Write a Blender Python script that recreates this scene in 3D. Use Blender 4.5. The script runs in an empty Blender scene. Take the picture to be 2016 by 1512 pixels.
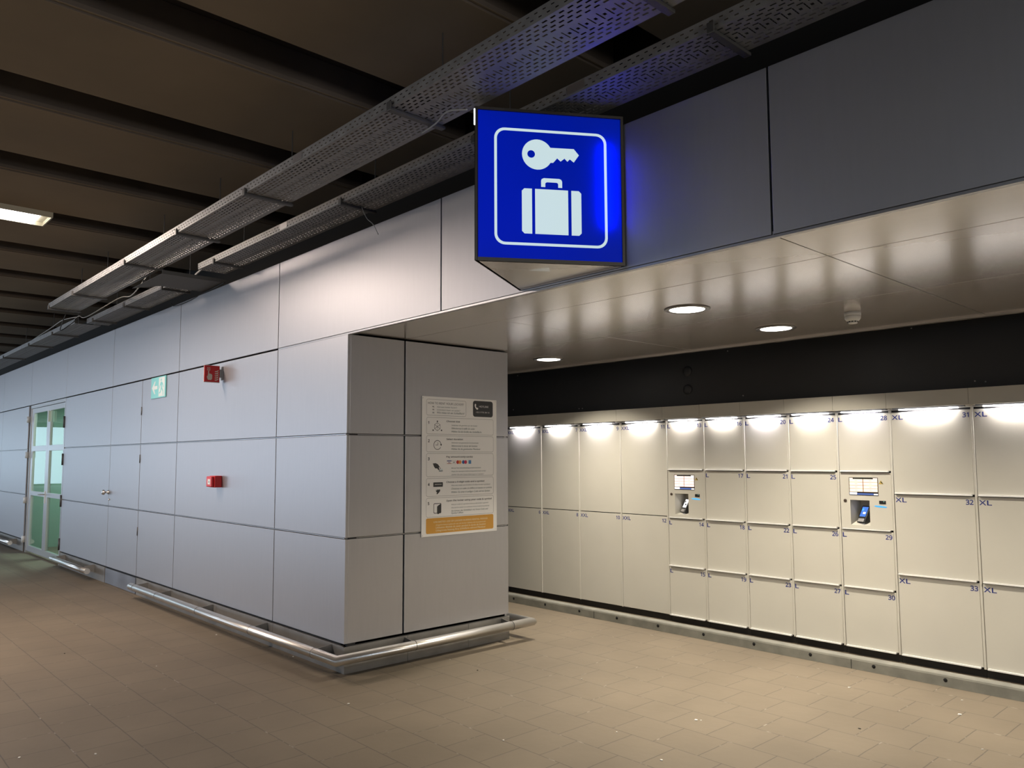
import bpy, bmesh, math, random
from mathutils import Vector, Matrix
random.seed(7)
SC = bpy.context.scene
COL = SC.collection

# ------------------------------------------------------------------ camera
cam_d = bpy.data.cameras.new('camera'); cam = bpy.data.objects.new('camera', cam_d); COL.objects.link(cam)
fw = Vector((-0.72861496, 0.67975629, 0.08397401)); rt = Vector((0.68183685, 0.73148589, -0.00518735)); up = rt.cross(fw)
CAMP = Vector((5.28575, -3.12864, 1.6116))
cam.matrix_world = Matrix(((rt.x, up.x, -fw.x, CAMP.x), (rt.y, up.y, -fw.y, CAMP.y), (rt.z, up.z, -fw.z, CAMP.z), (0, 0, 0, 1)))
cam_d.sensor_width = 36; cam_d.lens = 36 * 1537.144 / 2016
cam_d.shift_x = -12.089 / 2016; cam_d.shift_y = 15.199 / 2016
cam_d.clip_end = 200; cam_d.clip_start = 0.05
SC.camera = cam
# ------------------------------------------------------------------ world, exposure
w = bpy.data.worlds.new('world'); SC.world = w; w.use_nodes = True
w.node_tree.nodes['Background'].inputs[0].default_value = (0.5, 0.55, 0.65, 1)
w.node_tree.nodes['Background'].inputs[1].default_value = 0.02
SC.view_settings.view_transform = 'Standard'; SC.view_settings.look = 'None'
SC.view_settings.exposure = 0.0; SC.view_settings.gamma = 1; SC.view_settings.use_curve_mapping = False
SC.cycles.use_denoising = True
SC.cycles.max_bounces = 7; SC.cycles.diffuse_bounces = 4; SC.cycles.glossy_bounces = 4; SC.cycles.transmission_bounces = 4
SC.cycles.sample_clamp_indirect = 4.0
SC.cycles.caustics_reflective = False; SC.cycles.caustics_refractive = False

# light levels, one place to tune
P_DOWN = 36.0      # each alcove downlight
P_STRIP = 2.6     # strip over a narrow locker column
P_HALL = 126.0      # each hall tube fixture
P_SHOP = 330.0     # lit shop window across the hall
P_SIGN = 1.7

def area(name, loc, direction, sx, sy, power, color, shape='RECTANGLE', spread=math.pi, parent=None, xdir=None):
    d = bpy.data.lights.new(name, 'AREA'); d.shape = shape; d.size = sx; d.size_y = sy; d.energy = power; d.color = color; d.spread = spread
    o = bpy.data.objects.new(name, d); COL.objects.link(o)
    z = -Vector(direction).normalized()
    x = Vector(xdir).normalized() if xdir else (Vector((1, 0, 0)) if abs(z.x) < .9 else Vector((0, 1, 0)))
    x = (x - z * x.dot(z)).normalized(); y = z.cross(x)
    M = Matrix(((x.x, y.x, z.x, loc[0]), (x.y, y.y, z.y, loc[1]), (x.z, y.z, z.z, loc[2]), (0, 0, 0, 1)))
    o.matrix_world = M
    if parent:
        o.parent = parent; o.matrix_parent_inverse = world_of(parent).inverted()
    return o
COOL = (0.80, 0.90, 1.0); NEUT = (1.0, 0.95, 0.9); WARM = (1.0, 0.90, 0.73)
# shop fronts across the hall give the cool light on the long wall
for sx in (-34, -24, -14):
    area('shop_or_fill_light', (sx, -13.9, 1.7), (0, 1, 0.05), 7.0, 2.6, P_SHOP * (1.6 if sx == -24 else .8), (0.72, 0.84, 1.0))
area('far_end_fill_light', (-52, -6, 1.9), (1, 0.05, 0.0), 12.0, 3.6, P_SHOP * 1.2, (0.62, 0.84, 1.0))  # added cool emitter at the unseen far end, brightens the long wall's reflections

area('shop_or_fill_light', (15.9, -2.6, 1.6), (-1, .12, 0), 4.0, 2.4, 520, (1, .93, .85))  # added fill light for the return face and board, no window known there
# ------------------------------------------------------------------ materials
MATS = {}
def mat(name, base, rough=0.5, metal=0.0, spec=0.5, emis=None, estr=0.0, noise=0.0, nscale=8.0, bump=0.0, aniso=0.0, stretch=None, coat=0):
    if name in MATS: return MATS[name]
    m = bpy.data.materials.new(name); m.use_nodes = True; nt = m.node_tree; b = nt.nodes['Principled BSDF']
    b.inputs['Base Color'].default_value = (*base, 1); b.inputs['Roughness'].default_value = rough; b.inputs['Metallic'].default_value = metal
    b.inputs['Specular IOR Level'].default_value = spec
    if aniso: b.inputs['Anisotropic'].default_value = aniso
    if emis: b.inputs['Emission Color'].default_value = (*emis, 1); b.inputs['Emission Strength'].default_value = estr
    if noise or bump:
        tc = nt.nodes.new('ShaderNodeTexCoord'); mp = nt.nodes.new('ShaderNodeMapping'); n = nt.nodes.new('ShaderNodeTexNoise')
        n.inputs['Scale'].default_value = nscale; n.inputs['Detail'].default_value = 5
        if stretch: mp.inputs['Scale'].default_value = stretch
        nt.links.new(tc.outputs['Object'], mp.inputs[0]); nt.links.new(mp.outputs[0], n.inputs['Vector'])
        if noise:
            mr = nt.nodes.new('ShaderNodeMapRange'); mr.inputs[1].default_value = .3; mr.inputs[2].default_value = .7
            mr.inputs[3].default_value = 1 - noise; mr.inputs[4].default_value = 1 + noise
            mx = nt.nodes.new('ShaderNodeVectorMath'); mx.operation = 'SCALE'; mx.inputs[0].default_value = base
            nt.links.new(n.outputs['Fac'], mr.inputs[0]); nt.links.new(mr.outputs[0], mx.inputs['Scale']); nt.links.new(mx.outputs[0], b.inputs['Base Color'])
            mr2 = nt.nodes.new('ShaderNodeMapRange'); mr2.inputs[1].default_value = .3; mr2.inputs[2].default_value = .7
            mr2.inputs[3].default_value = rough * (1 - noise * .6); mr2.inputs[4].default_value = min(1, rough * (1 + noise * .6))
            nt.links.new(n.outputs['Fac'], mr2.inputs[0]); nt.links.new(mr2.outputs[0], b.inputs['Roughness'])
        if bump:
            bp = nt.nodes.new('ShaderNodeBump'); bp.inputs['Strength'].default_value = bump; bp.inputs['Distance'].default_value = .01
            nt.links.new(n.outputs['Fac'], bp.inputs['Height']); nt.links.new(bp.outputs[0], b.inputs['Normal'])
    MATS[name] = m
    return m
ALU = mat('anodised_aluminium', (.44, .44, .465), .44, .84, noise=.015, nscale=6, stretch=(6, 6, .6))
SOFF = mat('soffit_aluminium', (.73, .685, .65), .19, .62, noise=.01, nscale=5, stretch=(.6, 6, 6))
PROF = mat('profile_metal', (.42, .42, .44), .35, .9)
DARKGAP = mat('black_joint', (.008, .008, .009), .7)
BLK = mat('black_panel', (.026, .028, .032), .5, noise=.06, nscale=3)
CREAM = mat('cream_powder_coat', (.63, .605, .54), .42, 0, .45, noise=.02, nscale=3)
LIP = mat('pale_lip', (.88, .87, .85), .3)
NAVY = mat('navy_print', (.015, .03, .20), .5)
STEEL = mat('brushed_steel', (.74, .72, .69), .34, 1.0)
PLINTH = mat('plinth_metal', (.26, .25, .235), .45, .55, noise=.12, nscale=5)
CONC = mat('curb_concrete', (.21, .205, .175), .8, noise=.22, nscale=7, bump=.2)
KICK = mat('black_kick', (.018, .017, .016), .5)
HOLE = mat('hole_black', (.003, .003, .003), .9)
SLAB = mat('ceiling_slab', (.25, .205, .150), .9, noise=.10, nscale=1.6, bump=.15)
RECESS = mat('ceiling_recess', (.055, .045, .040), .9, noise=.1, nscale=3)
VOID = mat('dark_void', (.012, .011, .010), .9)
GALV = mat('galvanised_steel', (.30, .305, .31), .52, .5, noise=.12, nscale=14)
BRACK = mat('bracket_steel', (.12, .12, .12), .5, .6)
WHITE = mat('white_plastic', (.78, .77, .74), .35)
CABLE = mat('cable_black', (.02, .02, .02), .5)
CABLEW = mat('cable_grey', (.45, .46, .45), .5)
RED = mat('alarm_red', (.62, .02, .025), .35)
TEAL = mat('exit_teal', (.20, .58, .60), .4)
PALE = mat('exit_pale', (.66, .72, .72), .4)
POSTER = mat('poster_board', (.84, .82, .79), .45)
INK = mat('print_black', (.018, .018, .02), .6)
GREYINK = mat('print_grey', (.05, .088, .085), .6)
THIN = mat('print_line', (.22, .21, .2), .6)
CHAR = mat('badge_charcoal', (.028, .029, .031), .5)
ORANGE = mat('poster_orange', (.60, .30, .045), .5)
OPRINT = mat('orange_print_pale', (.72, .62, .42), .5)
FRAMEM = mat('sign_frame', (.07, .065, .06), .35, .6)
SCRBEZ = mat('screen_bezel', (.02, .02, .02), .3)
TERM = mat('terminal_black', (.015, .016, .018), .35)
TERMG = mat('terminal_grey', (.34, .33, .34), .4)
DFRAME = mat('door_frame_aluminium', (.50, .50, .51), .36, .75)

def emit(name, c, s):
    if name in MATS: return MATS[name]
    m = bpy.data.materials.new(name); m.use_nodes = True; nt = m.node_tree; nt.nodes.clear()
    e = nt.nodes.new('ShaderNodeEmission'); o = nt.nodes.new('ShaderNodeOutputMaterial')
    e.inputs[0].default_value = (*c, 1); e.inputs[1].default_value = s; nt.links.new(e.outputs[0], o.inputs[0]); MATS[name] = m
    return m
E_DOWN = emit('downlight_glow', (1, .97, .92), 9)
E_STRIP = emit('strip_glow', (1, .96, .97), 14)
E_TUBE = emit('tube_glow', (1, .93, .84), 16)
E_CREAM = emit('screen_cream', (1.0, .87, .60), 1.6)
E_PINK = emit('screen_pink', (1.0, .78, .66), 1.6)
E_WHITE = emit('screen_white', (1, .98, .98), 1.7)
E_BLUE = emit('screen_blue', (.13, .2, .5), 1.0)
E_TBLUE = emit('terminal_blue', (.12, .3, .95), .9)
E_SKY = emit('led_blue', (.12, .55, 1.0), 1.1)
E_REDL = emit('screen_red_line', (.75, .2, .12), .6)

def backlit(name, c, e):
    m = bpy.data.materials.new(name); m.use_nodes = True; nt = m.node_tree; nt.nodes.clear()
    t = nt.nodes.new('ShaderNodeBsdfTranslucent'); d = nt.nodes.new('ShaderNodeBsdfPrincipled'); em = nt.nodes.new('ShaderNodeEmission')
    mx = nt.nodes.new('ShaderNodeMixShader'); ad = nt.nodes.new('ShaderNodeAddShader'); o = nt.nodes.new('ShaderNodeOutputMaterial')
    t.inputs[0].default_value = (*c, 1); d.inputs['Base Color'].default_value = (*[x * .25 for x in c], 1); d.inputs['Roughness'].default_value = .25
    em.inputs[0].default_value = (*c, 1); em.inputs[1].default_value = e; mx.inputs[0].default_value = .25
    nt.links.new(t.outputs[0], mx.inputs[1]); nt.links.new(d.outputs[0], mx.inputs[2]); nt.links.new(mx.outputs[0], ad.inputs[0]); nt.links.new(em.outputs[0], ad.inputs[1])
    nt.links.new(ad.outputs[0], o.inputs[0]); MATS[name] = m
    return m
B_BLUE = backlit('backlit_blue', (.0, .045, .85), .175)
B_WHITE = backlit('backlit_white', (.66, .82, .66), .86)

def glass_mat():
    m = bpy.data.materials.new('door_glass'); m.use_nodes = True; nt = m.node_tree; nt.nodes.clear()
    t = nt.nodes.new('ShaderNodeBsdfTransparent'); g = nt.nodes.new('ShaderNodeBsdfGlossy'); f = nt.nodes.new('ShaderNodeFresnel')
    mx = nt.nodes.new('ShaderNodeMixShader'); o = nt.nodes.new('ShaderNodeOutputMaterial')
    gm = nt.nodes.new('ShaderNodeNewGeometry'); iv = nt.nodes.new('ShaderNodeMath'); iv.operation = 'SUBTRACT'; iv.inputs[0].default_value = 1; ml = nt.nodes.new('ShaderNodeMath'); ml.operation = 'MULTIPLY'
    nt.links.new(gm.outputs['Backfacing'], iv.inputs[1]); nt.links.new(iv.outputs[0], ml.inputs[0]); nt.links.new(f.outputs[0], ml.inputs[1])
    t.inputs[0].default_value = (.84, .95, .89, 1); g.inputs['Roughness'].default_value = .02; f.inputs[0].default_value = 1.28
    nt.links.new(ml.outputs[0], mx.inputs[0]); nt.links.new(t.outputs[0], mx.inputs[1]); nt.links.new(g.outputs[0], mx.inputs[2]); nt.links.new(mx.outputs[0], o.inputs[0])
    return m
GLASS = glass_mat()

def floor_mat():
    m = bpy.data.materials.new('floor_pavers'); m.use_nodes = True; nt = m.node_tree; b = nt.nodes['Principled BSDF']
    tc = nt.nodes.new('ShaderNodeTexCoord'); mp = nt.nodes.new('ShaderNodeMapping'); br = nt.nodes.new('ShaderNodeTexBrick')
    mp.inputs['Location'].default_value = (-.20, .05, 0)
    nt.links.new(tc.outputs['Object'], mp.inputs[0])
    nz = nt.nodes.new('ShaderNodeTexNoise'); nz.inputs['Scale'].default_value = 5; nz.inputs['Detail'].default_value = 3
    off = nt.nodes.new('ShaderNodeVectorMath'); off.operation = 'MULTIPLY_ADD'; off.inputs[1].default_value = (.010, .010, 0)
    nt.links.new(nz.outputs['Color'], off.inputs[0]); nt.links.new(mp.outputs[0], off.inputs[2]); nt.links.new(tc.outputs['Object'], nz.inputs['Vector'])
    nt.links.new(off.outputs[0], br.inputs['Vector'])
    br.inputs['Color1'].default_value = (.168, .136, .098, 1); br.inputs['Color2'].default_value = (.177, .144, .104, 1); br.inputs['Mortar'].default_value = (.10, .082, .064, 1)
    br.inputs['Scale'].default_value = 1; br.inputs['Mortar Size'].default_value = .0035; br.inputs['Mortar Smooth'].default_value = .3; br.inputs['Bias'].default_value = 0
    br.inputs['Brick Width'].default_value = .30; br.inputs['Row Height'].default_value = .305; br.offset = .5
    n2 = nt.nodes.new('ShaderNodeTexNoise'); n2.inputs['Scale'].default_value = 1.3; n2.inputs['Detail'].default_value = 6; nt.links.new(tc.outputs['Object'], n2.inputs['Vector'])
    mr = nt.nodes.new('ShaderNodeMapRange'); mr.inputs[1].default_value = .3; mr.inputs[2].default_value = .7; mr.inputs[3].default_value = .88; mr.inputs[4].default_value = 1.1
    n3 = nt.nodes.new('ShaderNodeTexNoise'); n3.inputs['Scale'].default_value = 14; n3.inputs['Detail'].default_value = 5; nt.links.new(tc.outputs['Object'], n3.inputs['Vector'])
    # pale worn streaks along some joints
    mr3 = nt.nodes.new('ShaderNodeMapRange'); mr3.inputs[1].default_value = .60; mr3.inputs[2].default_value = .72; mr3.inputs[3].default_value = 0; mr3.inputs[4].default_value = .35
    nt.links.new(n3.outputs['Fac'], mr3.inputs[0]); nt.links.new(n2.outputs['Fac'], mr.inputs[0])
    sc = nt.nodes.new('ShaderNodeVectorMath'); sc.operation = 'SCALE'; nt.links.new(br.outputs['Color'], sc.inputs[0]); nt.links.new(mr.outputs[0], sc.inputs['Scale'])
    mm = nt.nodes.new('ShaderNodeMath'); mm.operation = 'MULTIPLY'; nt.links.new(mr3.outputs[0], mm.inputs[0]); nt.links.new(br.outputs['Fac'], mm.inputs[1])
    mm2 = nt.nodes.new('ShaderNodeMath'); mm2.operation = 'MULTIPLY'; mm2.inputs[1].default_value = 2.2; nt.links.new(mm.outputs[0], mm2.inputs[0])
    mx = nt.nodes.new('ShaderNodeMix'); mx.data_type = 'RGBA'; nt.links.new(mm2.outputs[0], mx.inputs[0]); nt.links.new(sc.outputs[0], mx.inputs[6]); mx.inputs[7].default_value = (.45, .42, .36, 1)
    nt.links.new(mx.outputs[2], b.inputs['Base Color']); b.inputs['Roughness'].default_value = .62; b.inputs['Specular IOR Level'].default_value = .35
    bp = nt.nodes.new('ShaderNodeBump'); bp.inputs['Strength'].default_value = .35; bp.inputs['Distance'].default_value = .004
    ad = nt.nodes.new('ShaderNodeMath'); ad.operation = 'MULTIPLY_ADD'; ad.inputs[1].default_value = -1.0; nt.links.new(br.outputs['Fac'], ad.inputs[0]); nt.links.new(n3.outputs['Fac'], ad.inputs[2])
    nt.links.new(ad.outputs[0], bp.inputs['Height']); nt.links.new(bp.outputs[0], b.inputs['Normal'])
    return m
FLOORM = floor_mat()

# ------------------------------------------------------------------ helpers
class MB:
    """collects shapes in one bmesh; each shape may name a material slot"""
    def __init__(s): s.bm = bmesh.new(); s.mats = []
    def slot(s, m):
        if m is None: return 0
        if m not in s.mats: s.mats.append(m)
        return s.mats.index(m)
    def box(s, x0, x1, y0, y1, z0, z1, m=None):
        k = s.slot(m); v = [s.bm.verts.new((x, y, z)) for x in (x0, x1) for y in (y0, y1) for z in (z0, z1)]
        for f in ((0, 1, 3, 2), (4, 6, 7, 5), (0, 4, 5, 1), (2, 3, 7, 6), (0, 2, 6, 4), (1, 5, 7, 3)):
            F = s.bm.faces.new([v[i] for i in f]); F.material_index = k
        return s
    def poly(s, pts, m=None):
        k = s.slot(m); F = s.bm.faces.new([s.bm.verts.new(p) for p in pts]); F.material_index = k; return s
    def prism(s, pts, vec, m=None):
        k = s.slot(m); vec = Vector(vec)
        a = [s.bm.verts.new(p) for p in pts]; b = [s.bm.verts.new(Vector(p) + vec) for p in pts]
        for F in [s.bm.faces.new(a[::-1]), s.bm.faces.new(b)] + [s.bm.faces.new((a[i], a[(i + 1) % len(a)], b[(i + 1) % len(a)], b[i])) for i in range(len(a))]: F.material_index = k
        return s
    def tube(s, pts, r, seg=20, m=None, caps=True):
        k = s.slot(m); pts = [Vector(p) for p in pts]; rings = []
        n0 = None
        for i, p in enumerate(pts):
            if i == 0: t = (pts[1] - p).normalized()
            elif i == len(pts) - 1: t = (p - pts[-2]).normalized()
            else: t = ((p - pts[i - 1]).normalized() + (pts[i + 1] - p).normalized()).normalized()
            d0 = (pts[i] - pts[i - 1]).normalized() if i else t
            c = max(.35, t.dot(d0))
            if abs(t.z) < .9: n0 = t.cross(Vector((0, 0, 1))).normalized()
            elif n0 is None: n0 = Vector((1, 0, 0))
            n = (n0 - t * n0.dot(t)).normalized(); b = t.cross(n); n0 = n
            ring = []
            for j in range(seg):
                a = 2 * math.pi * j / seg; o = n * math.cos(a) + b * math.sin(a)
                # stretch along the mitre plane so that the tube keeps its width in a corner
                if c < .999 and 0 < i < len(pts) - 1:
                    md = ((pts[i] - pts[i - 1]).normalized() - (pts[i + 1] - p).normalized())
                    if md.length > 1e-6:
                        md.normalize(); o = o + md * o.dot(md) * (1 / c - 1)
                ring.append(s.bm.verts.new(p + o * r))
            rings.append(ring)
        for a, b in zip(rings, rings[1:]):
            for j in range(seg):
                F = s.bm.faces.new((a[j], a[(j + 1) % seg], b[(j + 1) % seg], b[j])); F.smooth = True; F.material_index = k
        if caps:
            for F in (s.bm.faces.new(rings[0][::-1]), s.bm.faces.new(rings[-1])): F.material_index = k
        return s
    def lathe(s, prof, c, seg=32, m=None, axis='z'):
        """prof: list of (radius, height) revolved about a vertical (or y) axis through c"""
        k = s.slot(m); rings = []
        for r, h in prof:
            ring = []
            for j in range(seg):
                a = 2 * math.pi * j / seg
                if axis == 'z': p = (c[0] + r * math.cos(a), c[1] + r * math.sin(a), c[2] + h)
                elif axis == 'y': p = (c[0] + r * math.cos(a), c[1] + h, c[2] + r * math.sin(a))
                else: p = (c[0] + h, c[1] + r * math.cos(a), c[2] + r * math.sin(a))
                ring.append(s.bm.verts.new(p))
            rings.append(ring)
        for a, b in zip(rings, rings[1:]):
            for j in range(seg):
                F = s.bm.faces.new((a[j], a[(j + 1) % seg], b[(j + 1) % seg], b[j])); F.smooth = True; F.material_index = k
        for rg in (rings[0][::-1], rings[-1]):
            F = s.bm.faces.new(rg); F.material_index = k
        return s
    def build(s, name, m=None, parent=None, bevel=0, fix=True):
        if fix: bmesh.ops.recalc_face_normals(s.bm, faces=s.bm.faces)
        me = bpy.data.meshes.new(name); s.bm.to_mesh(me); s.bm.free()
        for q in (s.mats or [m]): me.materials.append(q)
        o = bpy.data.objects.new(name, me); COL.objects.link(o)
        if bevel:
            md = o.modifiers.new('bevel', 'BEVEL'); md.width = bevel; md.segments = 2; md.limit_method = 'ANGLE'; md.angle_limit = math.radians(50)
        if parent is not None:
            o.parent = parent; o.matrix_parent_inverse = world_of(parent).inverted()
        return o
def world_of(o):
    M = o.matrix_basis.copy()
    p = o.parent
    if p: M = world_of(p) @ o.matrix_parent_inverse @ M
    return M
def thing(name, label, cat, loc=(0, 0, 0), group=None):
    o = bpy.data.objects.new(name, None); COL.objects.link(o); o.location = loc; o.empty_display_size = .1
    return tag(o, label, cat, group)
def tag(o, label, cat, group=None):
    o['label'] = label; o['category'] = cat
    if group: o['group'] = group
    return o
def struct(o, label, cat):
    o['kind'] = 'structure'; o['label'] = label; o['category'] = cat
    return o
def sbase(name, label, cat, loc=(0, 0, 0)):
    o = bpy.data.objects.new(name, None); COL.objects.link(o); o.location = loc
    return struct(o, label, cat)

def rrect(x0, x1, z0, z1, r, n=5):
    pts = []
    for cx, cz, a0 in ((x1 - r, z1 - r, 0), (x0 + r, z1 - r, 90), (x0 + r, z0 + r, 180), (x1 - r, z0 + r, 270)):
        for i in range(n + 1):
            a = math.radians(a0 + 90 * i / n); pts.append((cx + r * math.cos(a), cz + r * math.sin(a)))
    return pts
FONT = None
try:
    import os
    _p = os.path.join(bpy.utils.system_resource('DATAFILES'), 'fonts', 'NotoSansMath-Regular.woff2')
    if os.path.exists(_p): FONT = bpy.data.fonts.load(_p)
except Exception:
    FONT = None
class Flat:
    """flat print on a plane: local (u, v) -> world, offset outward along n"""
    def __init__(s, o, u, v, n): s.o, s.u, s.v, s.n = map(Vector, (o, u, v, n))
    def P(s, a, b, h=0): return s.o + s.u * a + s.v * b + s.n * h
    def fill(s, mb, pts, h, m=None): mb.prism([s.P(a, b, 0.0002) for a, b in pts], s.n * h, m)
    def ring(s, mb, outer, inner, h, m=None):
        k = mb.slot(m); A = [mb.bm.verts.new(s.P(a, b, h)) for a, b in outer]; B = [mb.bm.verts.new(s.P(a, b, h)) for a, b in inner]
        n = len(A)
        for i in range(n):
            F = mb.bm.faces.new((A[i], A[(i + 1) % n], B[(i + 1) % n], B[i])); F.material_index = k
    def text(s, mb, txt, a, b, size, h, m=None, align='LEFT', bold=0.0, shear=0.0, width=None):
        cu = bpy.data.curves.new('t', 'FONT'); cu.body = txt; cu.size = size; cu.shear = shear; cu.resolution_u = 3
        if FONT and txt.isascii(): cu.font = FONT
        ob = bpy.data.objects.new('t', cu); me = bpy.data.meshes.new_from_object(ob)
        vs = [v.co.copy() for v in me.vertices]
        if vs:
            x0 = min(v.x for v in vs); x1 = max(v.x for v in vs)
            k = (width / (x1 - x0)) if width else 1.0
            off = {'LEFT': 0, 'RIGHT': (x1 - x0) * k, 'CENTER': (x1 - x0) * k / 2}[align]
            kk = mb.slot(m)
            for q, (ex, ey) in enumerate(((-bold, 0), (bold, 0), (0, bold), (0, -bold)) if bold else ((0, 0),)):
                V = [mb.bm.verts.new(s.P(a + (v.x - x0) * k - off + ex, b + v.y + ey, h + q * .00005)) for v in vs]
                for p in me.polygons:
                    try:
                        F = mb.bm.faces.new([V[i] for i in p.vertices]); F.material_index = kk
                    except ValueError: pass
        bpy.data.objects.remove(ob); bpy.data.meshes.remove(me); bpy.data.curves.remove(cu)

# ================================================================== SETTING
ZF, Z3, Z2, Z1, ZB, ZT = 2.588, 2.572, 1.797, 1.003, .213, 3.364
DEP = 1.671     # depth of the clad block
G = .006        # half joint

# floor
f = MB().box(-60, 16, -14.2, 4.2, -.2, 0).build('floor', FLOORM); struct(f, 'brown square stone pavers across the whole hall', 'floor')

# front wall: aluminium panels over black backing
wall = sbase('wall_front', 'long wall of brushed aluminium panels with black joints', 'wall')
mb = MB(); mb.box(-60, -10.95, .03, .10, 0.0, ZT - .02); mb.box(-8.41, -.004, .03, .10, 0.0, 2.58); mb.box(-10.95, -8.41, .03, .10, 2.60, ZT - .02)
mb.box(-8.41, 12.0, .03, .10, 2.60, ZT - .02); mb.box(-.03, -.03 - .07, .03, DEP - .03, 0, 2.57)
mb.build('joint_backing', DARKGAP, wall)
def panel(x0, x1, z0, z1, parent=wall, m=ALU, name='cladding_panel'):
    return MB().box(x0 + G, x1 - G, 0, .026, z0 + .007, z1 - .007).build(name, m, parent, bevel=.0015)
topx = [-60, -54, -48, -42, -36, -30.2, -27.8, -25.4, -22.95, -20.55, -18.1, -15.7, -13.27, -10.82, -8.41, -6.01, -3.586, -1.186, 1.183, 3.583, 5.985, 8.385, 10.8, 12.0]
for a, b in zip(topx, topx[1:]): panel(a, b, ZF - .007, ZT)
rows = ((ZB, Z1), (Z1, Z2), (Z2, Z3 + .007))
lx = [-54, -42, -30.2, -27.8, -25.4, -22.95, -20.55, -18.1, -15.7, -13.27, -10.95]
for a, b in zip(lx, lx[1:]):
    for z0, z1 in rows: panel(a, b, z0, z1)
for a, b in ((-8.41, -6.01), (-3.586, -1.186), (-1.186, 0 + G)):
    for z0, z1 in rows: panel(a, b, z0, z1)
for z0, z1 in rows: panel(-4.80, -3.586, z0, z1)
# slim profiles lying in the horizontal joints
mb = MB()
for z in (Z1, Z2):
    for a, b in ((-8.41, -.02), (-40, -10.96)): mb.box(a, b, .012, .03, z - .003, z + .003)
mb.box(-1.18, 12, -.001, .027, ZF - .016, ZF - .004)
mb.build('joint_profile', PROF, wall)

# utility door flush in the cladding
d2 = sbase('door_2', 'flush aluminium service door in the panelled wall with small knob', 'door', (-5.4, 0, 0))
for z0, z1 in rows: MB().box(-6.01 + G, -4.80 - .009, 0, .026, z0 + .007, z1 - .007).build('door_panel', ALU, d2, bevel=.0015)
MB().box(-6.05, -4.83, .004, .02, .005, .195).build('kick_plate', mat('blued_metal', (.27, .29, .33), .4, .7, noise=.12, nscale=4), d2)
mb = MB()
mb.lathe([(.026, 0), (.026, -.012), (.012, -.014), (.012, -.045), (.03, -.05), (.034, -.065), (.026, -.08), (.004, -.083)], (-6.02, 0, 1.183), 20, axis='y')
mb.lathe([(.012, 0), (.012, -.012), (.004, -.014)], (-5.97, 0, 1.09), 14, axis='y')
mb.build('door_knob', STEEL, d2)
mb = MB()
for z in (.75, 1.62, 2.2): mb.tube([(-4.797, -.004, z - .05), (-4.797, -.004, z + .05)], .006, 8)
mb.build('hinge', BRACK, d2)

# glazed double door
gd = sbase('door_1', 'aluminium framed double glass door in the panelled wall', 'door', (-9.6, 0, 0))
mb = MB(); mb.box(-10.93, -10.80, .045, .09, 0, 2.575, DARKGAP); mb.box(-8.45, -8.416, .0, .09, 0, 2.575, DFRAME); mb.box(-10.80, -8.45, .0, .09, 2.52, 2.575, DFRAME)
mb.box(-10.80, -10.765, 0.0, .09, 0.0, 2.52, DFRAME)
mb.build('door_frame', None, gd)
def leaf(x0, x1, sl, sr, handle):
    lf = MB(); zr = ((.035, .135), (1.0, 1.075), (1.765, 1.855), (2.43, 2.515))
    lf.box(x0, x0 + sl, .012, .06, .035, 2.515); lf.box(x1 - sr, x1, .012, .06, .035, 2.515)
    for a, b in zr: lf.box(x0 + sl, x1 - sr, .012, .06, a, b)
    o = lf.build('door_leaf', DFRAME, gd, bevel=.002)
    for a, b in ((.135, 1.0), (1.075, 1.765), (1.855, 2.43)):
        MB().box(x0 + sl, x1 - sr, .032, .040, a, b).build('pane', GLASS, o)
    if handle:
        h = MB(); h.box(x1 - .07, x1 - .03, .0, .012, .90, 1.10); h.tube([(x1 - .05, .0, 1.045), (x1 - .05, -.055, 1.045), (x1 - .20, -.06, 1.04), (x1 - .24, -.045, 1.04)], .010, 10); h.build('handle', STEEL, o)
leaf(-10.76, -9.50, .17, .13, True); leaf(-9.495, -8.45, .09, .07, False)
mb = MB(); mb.box(-9.40, -9.355, -.03, .012, 2.24, 2.42); mb.build('closer_plate', WHITE, gd, bevel=.003)
for z in (2.33, 1.70, .905, .225): MB().tube([(-10.86, -.012, z - .055), (-10.86, -.012, z + .055)], .035, 12).build('hinge', WHITE, gd)
for z in (2.2, 1.62, .98, .32): MB().tube([(-8.43, -.008, z - .09), (-8.43, -.008, z + .09)], .014, 10).build('hinge', BRACK, gd)
# room behind the glass door
rm = MB(); rm.box(-11.4, -8.0, 1.6, 1.7, 0, 2.7); rm.box(-11.5, -11.4, .1, 1.7, 0, 2.7); rm.box(-8.0, -7.9, .1, 1.7, 0, 2.7); rm.box(-11.5, -7.9, .1, 1.7, 2.7, 2.8)
struct(rm.build('wall_passage', mat('passage_green', (.30, .42, .36), .6)), 'pale green passage walls seen through the glass door', 'wall')
area('passage_lamp', (-9.7, .9, 2.66), (0, 0, -1), 1.2, .3, 60, (.85, 1, .95))

# return face of the block, facing the locker bay
ws = sbase('wall_return', 'aluminium panelled return face of the block beside the lockers', 'wall', (0, .8, 0))
MB().box(-.10, -.03, .1, DEP - .03, 0, 2.57).build('joint_backing', DARKGAP, ws)
for y0, y1 in ((0, .535), (.535, DEP)):
    for z0, z1 in rows:
        MB().box(-.026, 0, y0 + (.0265 if y0 == 0 else .008), y1 - (.008 if y0 == 0 else 0), z0 + .007, z1 - .007).build('cladding_panel', ALU, ws, bevel=.0015)
mb = MB()
for z in (Z1, Z2): mb.box(-.03, -.012, 0, DEP, z - .003, z + .003)
mb.build('joint_profile', PROF, ws)
mb = MB().box(-3.0, -.028, DEP - .02, DEP, .2, 2.575)
struct(mb.build('wall_block_rear', ALU), 'rear face of the aluminium clad block', 'wall')

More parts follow.
